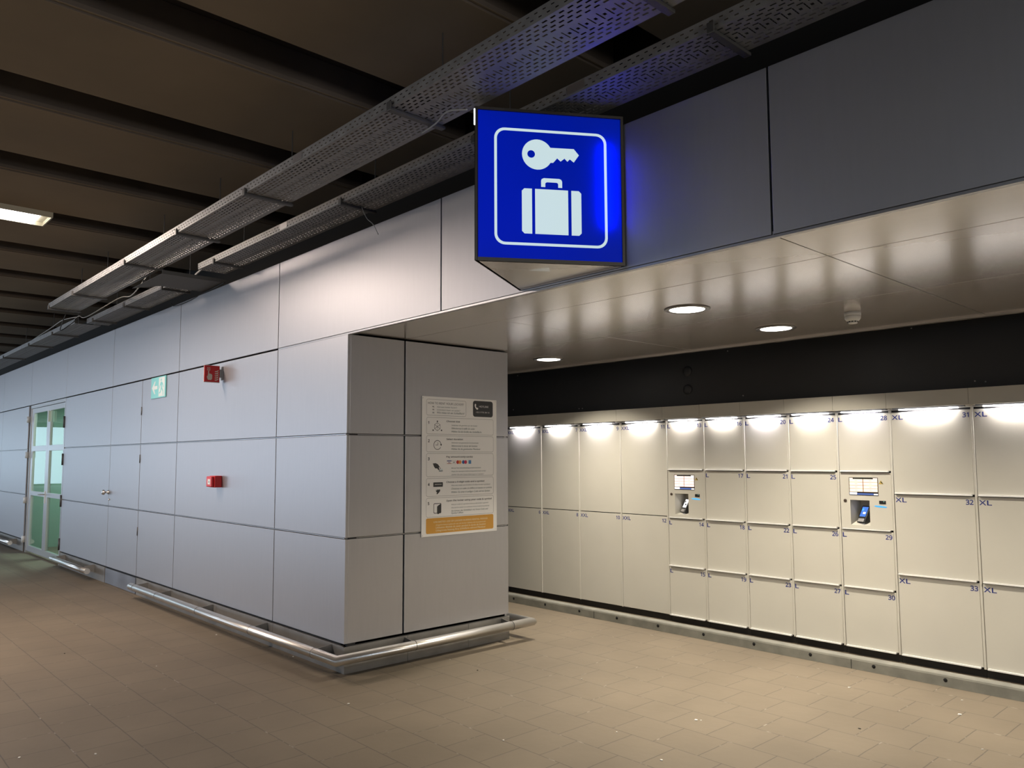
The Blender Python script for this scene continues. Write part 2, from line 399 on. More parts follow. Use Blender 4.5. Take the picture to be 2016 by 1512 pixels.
# plinths
def plinth(segs, name, label):
    p = sbase(name, label, 'baseboard')
    for q in segs: MB().box(*q).build('plinth_plate', PLINTH, p, bevel=.001)
plinth([(-54, -30.01, .004, .03, 0, .198), (-30, -10.97, .004, .03, 0, .198), (-8.40, -7.2, .004, .03, 0, .198), (-7.195, -6.08, .004, .03, 0, .198), (-4.80, -3.6, .004, .03, 0, .198), (-3.597, -2.4, .004, .03, 0, .198), (-2.397, -1.19, .004, .03, 0, .198), (-1.187, .0, .004, .03, 0, .198)], 'baseboard_front', 'dull metal plinth under the long panelled wall')
plinth([(-.03, .006, .0, .575, 0, .198), (-.03, .006, .578, 1.2, 0, .198), (-.03, .006, 1.203, DEP + .004, 0, .198), (-3.0, -.03, DEP - .02, DEP + .004, 0, .198)], 'baseboard_return', 'dull metal plinth under the return face of the block')

# alcove soffit
so = sbase('ceiling_soffit', 'brushed aluminium panel soffit over the locker bay', 'ceiling', (3, 1.5, 2.585))
SZ = 2.585
def spanel(x0, x1, y0, y1):
    return MB().box(x0 + .0025, x1 - .0025, y0 + .003, y1 - .003, SZ, SZ + .02).build('soffit_panel', SOFF, so, bevel=.001)
DLP = [(2.32, 1.17), (2.32, 2.33), (-.14, 2.35), (4.78, 2.33), (7.24, 2.33)]
xs = [-3.0, -1.25, 1.18, 3.583, 5.985, 8.385]
for a, b in zip(xs, xs[1:]):
    for y0, y1 in ((.012, .535), (.535, DEP), (DEP, 2.945)):
        if y1 <= DEP and b < 1.0: continue
        spanel(max(a, 0.004) if (y1 <= DEP and a < 0) else a, b, y0, y1)
MB().box(-3, 8.4, .012, 2.945, SZ + .021, SZ + .05).build('soffit_backing', DARKGAP, so)
MB().box(-3, 8.4, 2.905, 2.95, SZ - .012, SZ + .03).build('edge_trim', SOFF, so)

# black band behind the lockers
wb = sbase('wall_back', 'matt black wall band above the lockers', 'wall', (2, 3.29, 2.3))
MB().box(-1.83, 8.2, 3.29, 3.33, 2.112, 3.3).build('black_panel', BLK, wb)
for z in (2.447, 2.267): MB().lathe([(.048, 0), (.048, -.010), (.038, -.016), (.004, -.017)], (.845, 3.29, z), 24, axis='y').build('blanking_cap', BLK, wb)
mb = MB()
for x, z in ((-1.6, 2.60), (-1.68, 2.19), (-.6, 2.15), (-.55, 2.15), (1.45, 2.17), (1.3, 2.6), (2.95, 2.61), (3.45, 2.15), (3.38, 2.16)):
    mb.lathe([(.006, 0), (.006, -.003), (.003, -.004)], (x, 3.29, z), 8, axis='y')
mb.build('screw_head', TERMG, wb)
struct(MB().box(-2.05, -1.835, 1.7, 3.34, 0, 2.55).build('wall_left', BLK), 'dark end wall of the locker bay behind the block', 'wall')
struct(MB().box(8.2, 8.4, 0.1, 3.34, 0, 2.585).build('wall_right', ALU), 'far aluminium end wall of the locker bay', 'wall')
# hall enclosure
struct(MB().box(-60, 16, .55, .7, 2.7, 4.6).build('wall_upper', VOID), 'dark wall above the panelled front', 'wall')
struct(MB().box(-60, 16, -14.2, -14.0, 0, 4.6).build('wall_opposite', mat('opposite_wall', (.25, .24, .23), .8)), 'opposite wall of the hall', 'wall')
struct(MB().box(-60.2, -60, -14.2, .7, 0, 4.6).build('wall_far', VOID), 'far end wall of the hall', 'wall')
struct(MB().box(16, 16.2, -14.2, 4.2, 0, 4.6).build('wall_near', VOID), 'near end wall of the hall', 'wall')

# hall ceiling: flat slabs with deep grooves between them
ce = sbase('ceiling', 'brown concrete ceiling slabs with dark grooves between them', 'ceiling', (0, -5, 4))
PER = 1.474; X0 = -.241
HC = 4.0
first = X0 + PER * 10
nsl = 0
for k in range(-40, 11):
    b = X0 + k * PER + PER - .465      # far side of the next groove
    a = X0 + k * PER                    # slab from a .. b
    if b > 16: continue
    mb = MB()
    mb.prism([(a, -14, HC), (b, -14, HC), (b, -14, 4.244), (a, -14, 4.244)], (0, 14.55, 0))
    # narrow chamfer ledge on the side that faces the grooves
    mb.box(b, b + .022, -14, .55, HC + .012, HC + .045)
    mb.build('ceiling_slab', SLAB, ce, bevel=.004)
MB().box(-60, 16, -14, .55, 4.245, 4.28).build('groove_deck', RECESS, ce)
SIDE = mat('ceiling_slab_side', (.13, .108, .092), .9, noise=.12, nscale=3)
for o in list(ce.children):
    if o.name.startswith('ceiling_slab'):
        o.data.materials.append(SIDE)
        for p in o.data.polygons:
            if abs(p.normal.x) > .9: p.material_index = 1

# ================================================================== LIGHT FIXTURES
def tube_lamp(x, y0, y1, label, tint=(1, .80, .66), k=1.0):
    t = thing('ceiling_lamp', label, 'lamp', (x, (y0 + y1) / 2, 3.98), 'tube lamps in the ceiling grooves')
    mb = MB(); z0 = 3.950
    mb.box(x - .19, x + .19, y0, y1, z0 + .035, z0 + .05); mb.box(x - .20, x - .185, y0, y1, z0, z0 + .05); mb.box(x + .185, x + .20, y0, y1, z0, z0 + .05)
    mb.box(x - .2, x + .2, y1, y1 + .012, z0, z0 + .05); mb.box(x - .2, x + .2, y0 - .012, y0, z0, z0 + .05)
    mb.build('housing', mat('lamp_housing', (.55, .52, .42), .4), t)
    MB().box(x - .183, x + .183, y0 + .03, y1 - .08, z0 + .012, z0 + .022).build('diffuser', E_TUBE, t)
    area('tube_light', (x, (y0 + y1) / 2, z0 - .004), (0, 0, -1), .36, y1 - y0 - .1, P_HALL * k, tint, parent=t)
tube_lamp(-3.385, -2.95, -1.385, 'lit tube lamp in a ceiling groove at the left edge')
for i, (x, y) in enumerate(((-3.385, -4.6), (-10.75, -4.2), (-18.1, -4.2), (8.4, -5.5), (-10.75, -9.5), (-3.385, -9.5), (3.98, -9.5), (-30, -4.2))):
    tube_lamp(x, y - .8, y + .8, 'lit tube lamp in a ceiling groove outside the frame', (1, .80, .66) if i == 0 else (.62, .80, 1), (1.0, .5, .5, 1.5, .5, .8, .4, .5)[i])

def downlight(x, y, label):
    t = thing('downlight', label, 'downlight', (x, y, SZ), 'round downlights in the soffit')
    MB().lathe([(.150, -.001), (.150, -.005), (.143, -.009), (.122, -.009), (.115, .0), (.115, .001)], (x, y, SZ), 48).build('trim_ring', mat('trim_bronze', (.20, .185, .17), .3, .8), t)
    MB().lathe([(.114, -.0045), (.114, -.0065), (.002, -.0065)], (x, y, SZ), 48).build('lens', E_DOWN, t)
    area('downlight_lamp', (x, y, SZ - .012), (0, 0, -1), .2, .2, P_DOWN, WARM, 'DISK', math.radians(126), parent=t)
labs = ['round downlight nearest the fascia, above the kiosk columns', 'round downlight beside the smoke detector', 'small looking round downlight next to the block']
for i, (x, y) in enumerate(DLP): downlight(x, y, labs[i] if i < 3 else 'round downlight right of the frame')

sd = thing('smoke_detector', 'white domed smoke detector hanging under the soffit', 'smoke detector', (3.0, 2.12, SZ))
MB().lathe([(.052, -.0005), (.054, -.022), (.052, -.026)], (3.0, 2.12, SZ), 32).build('base', WHITE, sd)
MB().lathe([(.052, -.027), (.051, -.045), (.040, -.060), (.030, -.062), (.030, -.072), (.028, -.078), (.002, -.080)], (3.0, 2.12, SZ), 32).build('head', WHITE, sd)
mb = MB()
for j in range(10):
    a = 2 * math.pi * j / 10; c, s_ = math.cos(a), math.sin(a)
    p = Vector((3.0 + .0305 * c, 2.12 + .0305 * s_, SZ - .067)); tt = Vector((-s_, c, 0)) * .006
    mb.prism([p - tt - Vector((0, 0, .0035)), p + tt - Vector((0, 0, .0035)), p + tt + Vector((0, 0, .0035)), p - tt + Vector((0, 0, .0035))], (c * .002, s_ * .002, 0))
mb.build('vent_slot', HOLE, sd)

# ================================================================== LIGHTBOX SIGN
P0 = Vector((2.33, -.66, 0)); P1 = Vector((1.958, -.004, 0)); P2 = Vector((2.756, -.004, 0))
sg = thing('lightbox_sign', 'blue illuminated triangular sign with white key and suitcase', 'sign', (2.33, -.2, 2.6))
SB, ST = 2.598, 3.398
def inset(A, B, C_, k): 
    c = (A + B + C_) / 3
    return [A + (c - A) * k, B + (c - B) * k, C_ + (c - C_) * k]
tri = [P0, P1, P2]
mb = MB(); mb.prism([v + Vector((0, 0, SB)) for v in tri], (0, 0, .014)); mb.build('underside', SOFF, sg)
MB().prism([v + Vector((0, 0, ST - .012)) for v in tri], (0, 0, .012)).build('top_plate', FRAMEM, sg)
MB().box(P1.x, P2.x, -.008, -.002, SB, ST).build('back_plate', FRAMEM, sg)
def face(A, B, flip):
    d = (B - A); L_ = d.length; u = d.normalized(); n = Vector((u.y, -u.x, 0))
    cen = (P0 + P1 + P2) / 3
    if (A + B).lerp(Vector((0, 0, 0)), 0) and n.dot((A + B) / 2 - cen) < 0: n = -n
    F = Flat(A + Vector((0, 0, 0)), u, (0, 0, 1), n)
    fr = MB()
    for a0, a1, z0, z1 in ((0, L_, SB, SB + .018), (0, L_, ST - .014, ST), (0, .010, SB + .018, ST - .014), (L_ - .014, L_, SB + .018, ST - .014)):
        fr.prism([F.P(a, z, -.012) for a, z in ((a0, z0), (a1, z0), (a1, z1), (a0, z1))], n * .016)
    fr.build('frame', FRAMEM, sg)
    pn = MB(); pn.prism([F.P(a, z, -.009) for a, z in ((.010, SB + .018), (L_ - .014, SB + .018), (L_ - .014, ST - .014), (.010, ST - .014))], n * .003)
    po = pn.build('sign_face', B_BLUE, sg)
    if flip: M = lambda a: L_ - a
    else: M = lambda a: a
    H = -.0055
    def fill(mb, pts): mb.prism([F.P(M(a), z, H) for a, z in pts], n * .0008)
    b = MB(); o_ = rrect(.098, .692, 2.687, 3.299, .055, 7); i_ = rrect(.112, .678, 2.701, 3.285, .043, 7)
    k = len(o_)
    A_ = [b.bm.verts.new(F.P(M(a), z, H)) for a, z in o_]; B_ = [b.bm.verts.new(F.P(M(a), z, H)) for a, z in i_]
    for i in range(k): b.bm.faces.new((A_[i], A_[(i + 1) % k], B_[(i + 1) % k], B_[i]))
    b.build('pictogram_border', B_WHITE, po, fix=False)
    # key: round bow with hole, notched blade
    kb = MB(); cx, cz, R = .322, 3.167, .080
    outer = []
    ang = [math.radians(t) for t in range(35, 326, 10)]
    bow = [(cx + R * math.cos(t), cz + R * math.sin(t)) for t in ang]
    blade = [(.378, 3.126), (.406, 3.128), (.427, 3.153), (.445, 3.137), (.466, 3.154), (.481, 3.138), (.494, 3.152), (.515, 3.136), (.543, 3.176), (.516, 3.208), (.384, 3.207)]
    outer = bow[::1] + blade
    # bow ring as quads about the hole, blade as one polygon
    hx, hz, hr = .290, 3.168, .020
    fullbow = [(cx + R * math.cos(math.radians(t)), cz + R * math.sin(math.radians(t))) for t in range(0, 360, 10)]
    hole = [(hx + hr * math.cos(math.radians(t)), hz + hr * math.sin(math.radians(t))) for t in range(0, 360, 10)]
    A_ = [kb.bm.verts.new(F.P(M(a), z, H)) for a, z in fullbow]; B_ = [kb.bm.verts.new(F.P(M(a), z, H)) for a, z in hole]
    for i in range(36): kb.bm.faces.new((A_[i], A_[(i + 1) % 36], B_[(i + 1) % 36], B_[i]))
    kb.bm.faces.new([kb.bm.verts.new(F.P(M(a), z, H)) for a, z in blade + [(cx + R * math.cos(math.radians(t)), cz + R * math.sin(math.radians(t))) for t in (30, 20, 10, 0, -10, -20, -30)]])
    kb.build('key_pictogram', B_WHITE, po, fix=False)
    c = MB()
    def side(x0, x1, left):
        ch = .013
        if left: return [(x0, 2.749 + ch), (x0 + ch, 2.749), (x1, 2.749), (x1, 2.985), (x0 + ch, 2.985), (x0, 2.985 - ch)]
        return [(x0, 2.749), (x1 - ch, 2.749), (x1, 2.749 + ch), (x1, 2.985 - ch), (x1 - ch, 2.985), (x0, 2.985)]
    for pts in (side(.240, .293, True), [(.309, 2.749), (.483, 2.749), (.483, 2.985), (.309, 2.985)], side(.500, .553, False)):
        c.bm.faces.new([c.bm.verts.new(F.P(M(a), z, H)) for a, z in pts])
    ho = [(.341, 2.997), (.341, 3.030), (.344, 3.038), (.355, 3.044), (.437, 3.044), (.447, 3.040), (.452, 3.030), (.452, 2.997)]
    hi = [(.363, 2.997), (.363, 3.014), (.364, 3.018), (.371, 3.023), (.422, 3.023), (.429, 3.020), (.431, 3.014), (.431, 2.997)]
    A_ = [c.bm.verts.new(F.P(M(a), z, H)) for a, z in ho]; B_ = [c.bm.verts.new(F.P(M(a), z, H)) for a, z in hi]
    for i in range(7): c.bm.faces.new((A_[i], A_[i + 1], B_[i + 1], B_[i]))
    c.build('suitcase_pictogram', B_WHITE, po, fix=False)
face(P0, P2, False)
face(P0, P1, True)
# white light leaking at the free upper corner seam
MB().box(P0.x - .004, P0.x + .001, P0.y - .006, P0.y - .001, 3.30, 3.385).build('light_leak', emit('leak_white', (.9, 1, 1), 3), sg)
# tubes inside the box, close to the fascia
q = P2 + Vector((-.080, -.060, 3.02))
area('sign_tube', q, (.86, -.5, 0), .04, .42, P_SIGN, (.8, .9, 1), parent=sg, xdir=(.5, .86, 0))
area('sign_tube', P0 + Vector((.0, .36, 2.75)), (0.84, -.54, .15), .3, .3, P_SIGN * .03, (.75, .95, 1), parent=sg)

# ================================================================== INFORMATION BOARD
bd = thing('information_board', 'pale instruction board on how to rent a locker, on the return face', 'notice board', (0, 1.12, 1.54))
YB0, YB1, ZB0, ZB1 = .703, 1.527, .964, 2.127
MB().box(.001, .007, YB0, YB1, ZB0, ZB1).build('board', POSTER, bd, bevel=.0008)
F = Flat((.0073, 0, 0), (0, 1, 0), (0, 0, 1), (1, 0, 0))
H1, H2, H3 = .0002, .0006, .0010
def outline(y0, y1, z0, z1, parent, name):
    m = MB(); F.ring(m, rrect(y0, y1, z0, z1, .018), rrect(y0 + .0022, y1 - .0022, z0 + .0022, z1 - .0022, .0158), H1); return m.build(name, THIN, parent, fix=False)
t0 = outline(.748, 1.175, 1.968, 2.104, bd, 'title_box')
m = MB()
F.text(m, 'HOW TO RENT YOUR LOCKER?', .763, 2.063, .036, H2, INK, width=.385); m.build('heading', None, t0, fix=False); m = MB()
for i, (a, b) in enumerate((('NL', 'Hoe een locker huren?'), ('FR', 'Comment louer un casier?'), ('DE', 'Wie miete ich ein Schließfach?'))):
    F.text(m, a, .811, 2.036 - .025 * i, .024, H2, INK, bold=.0004); F.text(m, b, .858, 2.036 - .025 * i, .023, H2, GREYINK, shear=.25, width=(.215, .25, .298)[i])
m.build('translations', None, t0, fix=False)
m = MB(); F.fill(m, rrect(1.252, 1.482, 1.971, 2.112, .022), .0004); hb = m.build('hotline_badge', CHAR, bd)
m = MB(); F.text(m, 'HOTLINE', 1.322, 2.055, .032, H3, POSTER, width=.108); F.text(m, '+32 2 773 38 13', 1.283, 2.006, .023, H3, POSTER, width=.158)
hs = [(1.272, 2.082), (1.282, 2.086), (1.289, 2.074), (1.284, 2.066), (1.288, 2.056), (1.297, 2.048), (1.304, 2.053), (1.313, 2.043), (1.305, 2.034), (1.292, 2.036), (1.278, 2.050), (1.271, 2.066)]
m.bm.faces.new([m.bm.verts.new(F.P(a, b, H3)) for a, b in hs]).material_index = m.slot(POSTER)
m.build('lettering', None, hb, fix=False)
steps = [
 (1.810, 1.952, '1', 'Choose size', .145, 1.926, ['Selecteer de grootte van de locker', 'Sélectionnez la taille du casier', 'Wählen Sie die Größe des Schließfachs'], (1.892, 1.864, 1.836), (.29, .262, .336)),
 (1.661, 1.799, '2', 'Select duration', .178, 1.774, ['Selecteer de gewenste huurperiode', 'Sélectionnez la durée de location', 'Wählen Sie die gewünschte Mietdauer'], (1.742, 1.714, 1.687), (.30, .288, .325)),
 (1.455, 1.650, '3', 'Pay amount (only cards)', .288, 1.624, ['Betaal het totaalbedrag (enkel kaarten)', 'Payez le montant total (uniquement par carte)', 'Zahlen Sie den Gesamtbetrag (nur Karten)'], (1.527, 1.499, 1.471), (.328, .385, .36)),
 (1.292, 1.443, '4', 'Choose a 6-digit code and a symbol', .42, 1.411, ['Kies een code van 6 cijfers en daarna een symbool', 'Choisissez un code à 6 chiffres et ensuite un symbole', 'Wählen Sie einen 6-stelligen Code und ein Symbol'], (1.380, 1.350, 1.321), (.438, .455, .435)),
 (1.121, 1.280, '5', 'Open the locker using your code & symbol', .505, 1.254, ['Met je code en symbool kan je de locker openen', 'Ouvrez le casier en utilisant votre code et symbole', 'Sie können das Schließfach mit Ihrem Code und', 'Symbol öffnen'], (1.219, 1.192, 1.164, 1.145), (.415, .425, .41, .13)),
]
def pg(m, pts, h=H2, mt=INK):
    m.bm.faces.new([m.bm.verts.new(F.P(a, b, h)) for a, b in pts]).material_index = m.slot(mt)
def ln(m, a, b, wd=.0028, h=H2, mt=INK):
    a, b = Vector(a), Vector(b); d = (b - a).normalized(); n = Vector((-d.y, d.x)) * wd / 2
    pg(m, [a - n, b - n, b + n, a + n], h, mt)
for z0, z1, num, head, hw, hz, lines, lz, lw in steps:
    bx = outline(.749, 1.489, z0, z1, bd, 'step_box')
    m = MB(); F.text(m, num, .767, hz - .030, .046, H2, INK, bold=.0012); m.build('step_number', None, bx, fix=False); m = MB()
    F.text(m, head, .960, hz - .010, .027, H2, INK, bold=.0005, width=hw); m.build('heading', None, bx, fix=False); m = MB()
    for tx, zz, ww in zip(lines, lz, lw): F.text(m, tx, 1.013, zz - .007, .021, H2, GREYINK, shear=.25, width=ww)
    m.build('translations', None, bx, fix=False)
    m = MB()
    if num == '1':
        c = (.862, 1.874); r = .034
        hx = [(c[0] + r * math.sin(math.radians(60 * i)), c[1] + r * math.cos(math.radians(60 * i))) for i in range(6)]
        for i in range(6): ln(m, hx[i], hx[(i + 1) % 6])
        ln(m, hx[5], c); ln(m, hx[1], c); ln(m, hx[2], c); ln(m, hx[4], c); ln(m, hx[0], hx[3], .0015)
        for dx, dz in ((0, .045), (-.044, -.030), (.044, -.030)):
            pg(m, [(c[0] + dx + .007 * math.cos(math.radians(t)), c[1] + dz + .007 * math.sin(math.radians(t))) for t in range(0, 360, 60)])
    if num == '2':
        c = Vector((.864, 1.720)); R = .038
        for t in range(-20, 300, 10):
            a = math.radians(t + 10 + 20); b = math.radians(t + 20 + 20)
            ln(m, (c.x + R * math.cos(a), c.y + R * math.sin(a)), (c.x + R * math.cos(b), c.y + R * math.sin(b)), .0045)
        ln(m, (c.x + .004, c.y + .022), (c.x + .004, c.y - .002), .0035); ln(m, (c.x + .004, c.y), (c.x - .020, c.y), .0035)
        pg(m, [(c.x + R - .009, c.y + .008), (c.x + R + .009, c.y + .008), (c.x + R, c.y - .010)])
    if num == '3':
        pg(m, [(.816, 1.566), (.846, 1.568), (.868, 1.560), (.886, 1.540), (.897, 1.522), (.888, 1.508), (.872, 1.512), (.862, 1.524), (.842, 1.524), (.828, 1.540)], mt=CHAR)
        pg(m, [(.878, 1.530), (.884, 1.536), (.893, 1.514), (.886, 1.512)], H3, POSTER)
        pg(m, [(.890, 1.520), (.921, 1.521), (.919, 1.496), (.880, 1.495), (.879, 1.506)], .0005, PALE); ln(m, (.880, 1.502), (.920, 1.503), .005, H3, INK)
        for k_, (cx, c1, c2) in enumerate(((.990, (.02, .03, .2), (.45, .12, .06)), (1.040, (.10, .10, .1), (.12, .12, .12)), (1.094, (.5, .03, .03), (.7, .25, .04)), (1.156, (.03, .12, .35), (.55, .03, .08)), (1.216, (.04, .2, .45), (.2, .4, .6)))):
            ma = mat('card_mark_%s' % 'abcde'[k_], c1, .5); mc = mat('card_mark_%s' % 'fghij'[k_], c2, .5); z = 1.575
            if k_ in (2, 3):
                pg(m, [(cx - .012 + .016 * math.cos(math.radians(t)), z + .016 * math.sin(math.radians(t))) for t in range(0, 360, 20)], H2, ma)
                pg(m, [(cx + .012 + .016 * math.cos(math.radians(t)), z + .016 * math.sin(math.radians(t))) for t in range(0, 360, 20)], H2 + .0001, mc)
            elif k_ == 0:
                pg(m, [(cx - .025, z + .007), (cx + .025, z + .007), (cx + .025, z + .014), (cx - .025, z + .014)], H2, ma); pg(m, [(cx - .025, z - .014), (cx + .025, z - .014), (cx + .025, z - .010), (cx - .025, z - .010)], H2, mc)
                F.text(m, 'VISA', cx, z - .007, .017, H2, ma, 'CENTER', .0003)
            elif k_ == 1:
                ln(m, (cx - .02, z + .010), (cx + .02, z + .012), .0015, H2, ma); pg(m, [(cx - .012, z), (cx + .016, z + .004), (cx, z - .006)], H2, ma); ln(m, (cx - .022, z - .012), (cx + .02, z - .012), .0012, H2, ma)
            else:
                pg(m, [(cx - .015, z - .015), (cx + .015, z - .015), (cx + .015, z + .015), (cx - .015, z + .015)], H2, ma); ln(m, (cx - .012, z + .004), (cx + .012, z + .004), .003, H3, mc); ln(m, (cx - .012, z - .005), (cx + .012, z - .005), .003, H3, mc)
    if num == '4':
        pg(m, rrect(.822, .922, 1.370, 1.408, .004), mt=CHAR)
        F.text(m, '******', .838, 1.380, .030, H3, POSTER, width=.07)
        pg(m, [(.848, 1.350), (.856, 1.338), (.862, 1.352), (.870, 1.342), (.876, 1.350), (.882, 1.345), (.890, 1.352), (.894, 1.338), (.886, 1.326), (.876, 1.318), (.866, 1.308), (.854, 1.312), (.862, 1.322), (.852, 1.330)], mt=CHAR)
    if num == '5':
        F.ring(m, rrect(.826, .906, 1.150, 1.234, .010), rrect(.831, .901, 1.155, 1.229, .007), H2, CHAR)
        pg(m, [(.868, 1.212), (.904, 1.231), (.906, 1.158), (.872, 1.142), (.862, 1.150), (.862, 1.205)], H3, CHAR)
    m.build('pictogram', None, bx, fix=False)
m = MB(); F.fill(m, rrect(.749, 1.486, .986, 1.113, .014), .0004); ob = m.build('orange_box', ORANGE, bd)
m = MB(); F.text(m, 'UNLIMITED USE OF LOCKER DURING RENTAL PERIOD', 1.122, 1.073, .027, H3, OPRINT, 'CENTER', .0004, width=.59)
for i, tx in enumerate(('Ongelimiteerd gebruik van de locker tijdens de huurperiode', 'Utilisation illimitée du casier pendant la durée de location', 'Unbegrenzte Nutzung Ihres Schließfachs während Mietdauer')):
    F.text(m, tx, 1.122, 1.049 - .0235 * i, .022, H3, OPRINT, 'CENTER', .0003, shear=.2, width=.545)
m.build('lettering', None, ob, fix=False)
for y, z in ((.714, 2.113), (1.512, 2.113), (.714, .976), (1.512, .982)): MB().lathe([(.005, .0), (.005, .0015), (.002, .0025)], (.007, y, z), 10, axis='x').build('screw', STEEL, bd)

# ================================================================== WALL SIGNS, ALARM
fs = thing('fire_alarm_sign', 'red projecting fire alarm sign with white hand and flames', 'sign', (-2.39, 0, 2.45))
fb = MB().box(-2.402, -2.390, -.178, -.030, 2.372, 2.532).build('sign_plate', RED, fs)
m = MB(); m.box(-2.4045, -2.3985, -.182, -.026, 2.366, 2.536); m.build('white_backing', WHITE, fs)
m = MB(); m.box(-2.406, -2.386, -.030, -.012, 2.42, 2.50); m.box(-2.415, -2.375, -.012, -.0, 2.395, 2.53); m.build('wall_bracket', TERMG, fs)
FF = Flat((-2.3898, -.178, 2.372), (0, 1, 0), (0, 0, 1), (1, 0, 0))
m = MB(); PW = mat('sign_print_white', (.74, .66, .58), .5)
def fp(pts, mt=PW): m.bm.faces.new([m.bm.verts.new(FF.P(a, b, .0006)) for a, b in pts]).material_index = m.slot(mt)
fp([(.022, .052), (.030, .058), (.034, .085), (.034, .108), (.044, .108), (.044, .082), (.056, .080), (.070, .076), (.076, .064), (.074, .030), (.066, .018), (.034, .018), (.026, .034)])
FF.ring(m, [(.024, .112), (.054, .112), (.054, .142), (.024, .142)], [(.028, .116), (.050, .116), (.050, .138), (.028, .138)], .0006, PW)
fp([(.039 + .006 * math.cos(math.radians(t)), .127 + .006 * math.sin(math.radians(t))) for t in range(0, 360, 45)])
for i in range(5):
    z = .022 + i * .021
    fp([(.098, z), (.118, z + .004), (.138, z + .016), (.136, z + .004), (.122, z - .006), (.104, z - .008)])
m.build('pictogram', None, fb, fix=False)

es = thing('exit_sign', 'teal emergency exit sign with arrow and running figure on the wall', 'sign', (-4.2, 0, 2.45))
eb = MB().box(-4.45, -3.965, -.012, -.001, 2.325, 2.572).build('sign_plate', TEAL, es, bevel=.001)
FE = Flat((-4.45, -.0122, 2.325), (1, 0, 0), (0, 0, 1), (0, -1, 0)); m = MB()
def ep(pts, mt=PALE, h=.0006): m.bm.faces.new([m.bm.verts.new(FE.P(a, b, h)) for a, b in pts]).material_index = m.slot(mt)
ep([(.030, .125), (.120, .200), (.150, .200), (.110, .145), (.215, .145), (.215, .105), (.110, .105), (.150, .050), (.120, .050)])
ep([(.262, .015), (.455, .015), (.455, .235), (.262, .235)])
ep([(.34 + .017 * math.cos(math.radians(t)), .205 + .017 * math.sin(math.radians(t))) for t in range(0, 360, 30)], TEAL, .001)
ep([(.325, .182), (.365, .182), (.400, .160), (.425, .120), (.412, .112), (.388, .146), (.372, .150), (.378, .110), (.415, .075), (.420, .025), (.400, .025), (.395, .068), (.355, .098), (.330, .058), (.285, .045), (.282, .062), (.315, .076), (.340, .120), (.335, .150), (.312, .135), (.300, .105), (.286, .110), (.300, .150)], TEAL, .001)
m.build('pictogram', None, eb, fix=False)

ca = thing('fire_alarm_button', 'red fire alarm call point box on the panelled wall', 'alarm button', (-2.4, 0, 1.39))
MB().box(-2.47, -2.335, -.072, 0, 1.335, 1.448).build('housing', RED, ca, bevel=.006)
MB().box(-2.482, -2.350, -.098, -.072, 1.340, 1.443).build('front_cover', RED, ca, bevel=.008)
MB().box(-2.437, -2.375, -.1005, -.097, 1.365, 1.415).build('break_glass', WHITE, ca, bevel=.001)
MB().box(-2.418, -2.394, -.1015, -.1004, 1.380, 1.400).build('press_point', mat('press_grey', (.3, .3, .32), .4), ca)

# ================================================================== BUMPER RAILS
RO, RZ, RR = .14, .147, .038
def ringjoint(mb, p, d):
    d = Vector(d).normalized(); p = Vector(p); mb.tube([p - d * .0025, p + d * .0025], RR + .0012, 24)
def bracket(p0, p1, parent):
    """upright web plate from plinth to pipe with a flat top strip"""
    p0, p1 = Vector(p0), Vector(p1); d = (p1 - p0).normalized(); s = d.cross(Vector((0, 0, 1))) * .004
    mb = MB(); mb.prism([p0 + s + Vector((0, 0, .190)), p1 + s + Vector((0, 0, RZ + .030)), p1 + s + Vector((0, 0, RZ - .02)), p0 + s + Vector((0, 0, .085))], -2 * s)
    mb.build('bracket', PLINTH, parent)
r1 = thing('bumper_rail', 'long steel bumper rail wrapping round the corner of the block', 'rail', (-2, -RO, 0), 'low steel bumper rails')
mb = MB()
path = [(-4.53, -RO, RZ), (RO, -RO, RZ), (RO, DEP + RO, RZ), (-1.2, DEP + RO, RZ)]
mb.tube(path, RR, 28); mb.build('pipe', STEEL, r1)
for x in (-4.38, -3.63, -2.48, -1.29, -.19): mb = MB(); ringjoint(mb, (x, -RO, RZ), (1, 0, 0)); mb.build('pipe_joint', BRACK, r1)
for y in (.545, 1.58): mb = MB(); ringjoint(mb, (RO, y, RZ), (0, 1, 0)); mb.build('pipe_joint', BRACK, r1)
for x in (-4.38, -3.63, -2.48, -1.29, -.19): bracket((x, .004, 0), (x, -RO + .02, 0), r1)
for y in (.545, 1.58): bracket((.006, y, 0), (RO - .02, y, 0), r1)
bracket((-.6, DEP, 0), (-.6, DEP + RO - .02, 0), r1)
for x0, x1, lab in ((-8.23, -6.33, 'short steel bumper rail right of the glass door'), (-14.6, -11.27, 'steel bumper rail left of the glass door')):
    r = thing('bumper_rail', lab, 'rail', (x0, -RO, 0), 'low steel bumper rails')
    MB().tube([(x0, -RO, RZ - .012), (x1, -RO, RZ - .012)], RR, 24).build('pipe', STEEL, r)
    for x in (x0 + .17, x1 - .22): mb = MB(); ringjoint(mb, (x, -RO, RZ - .012), (1, 0, 0)); mb.build('pipe_joint', BRACK, r)
    for x in (x0 + .17, x1 - .22): bracket((x, .004, 0), (x, -RO + .02, 0), r)

# ================================================================== CURB
cu = thing('concrete_curb', 'long grey concrete curb with round holes before the lockers', 'curb', (2, 2.95, 0))
mb = MB(); prof = [(2.872, 0), (2.872, .068), (2.876, .080), (2.888, .088), (2.936, .090), (2.943, .085), (2.943, 0)]
mb.prism([(-1.83, y, z) for y, z in prof], (10.0, 0, 0)); mb.build('curb_beam', CONC, cu)
for i in range(12):
    x = -1.235 + i * .4945
    MB().lathe([(.0135, .0), (.0135, -.0012), (.001, -.0014)], (x, 2.872, .046), 16, axis='y').build('drain_hole', HOLE, cu)
for x in (-.05, 2.55, 5.1): MB().box(x, x + .004, 2.8705, 2.8715, .0, .07).build('joint_line', HOLE, cu)

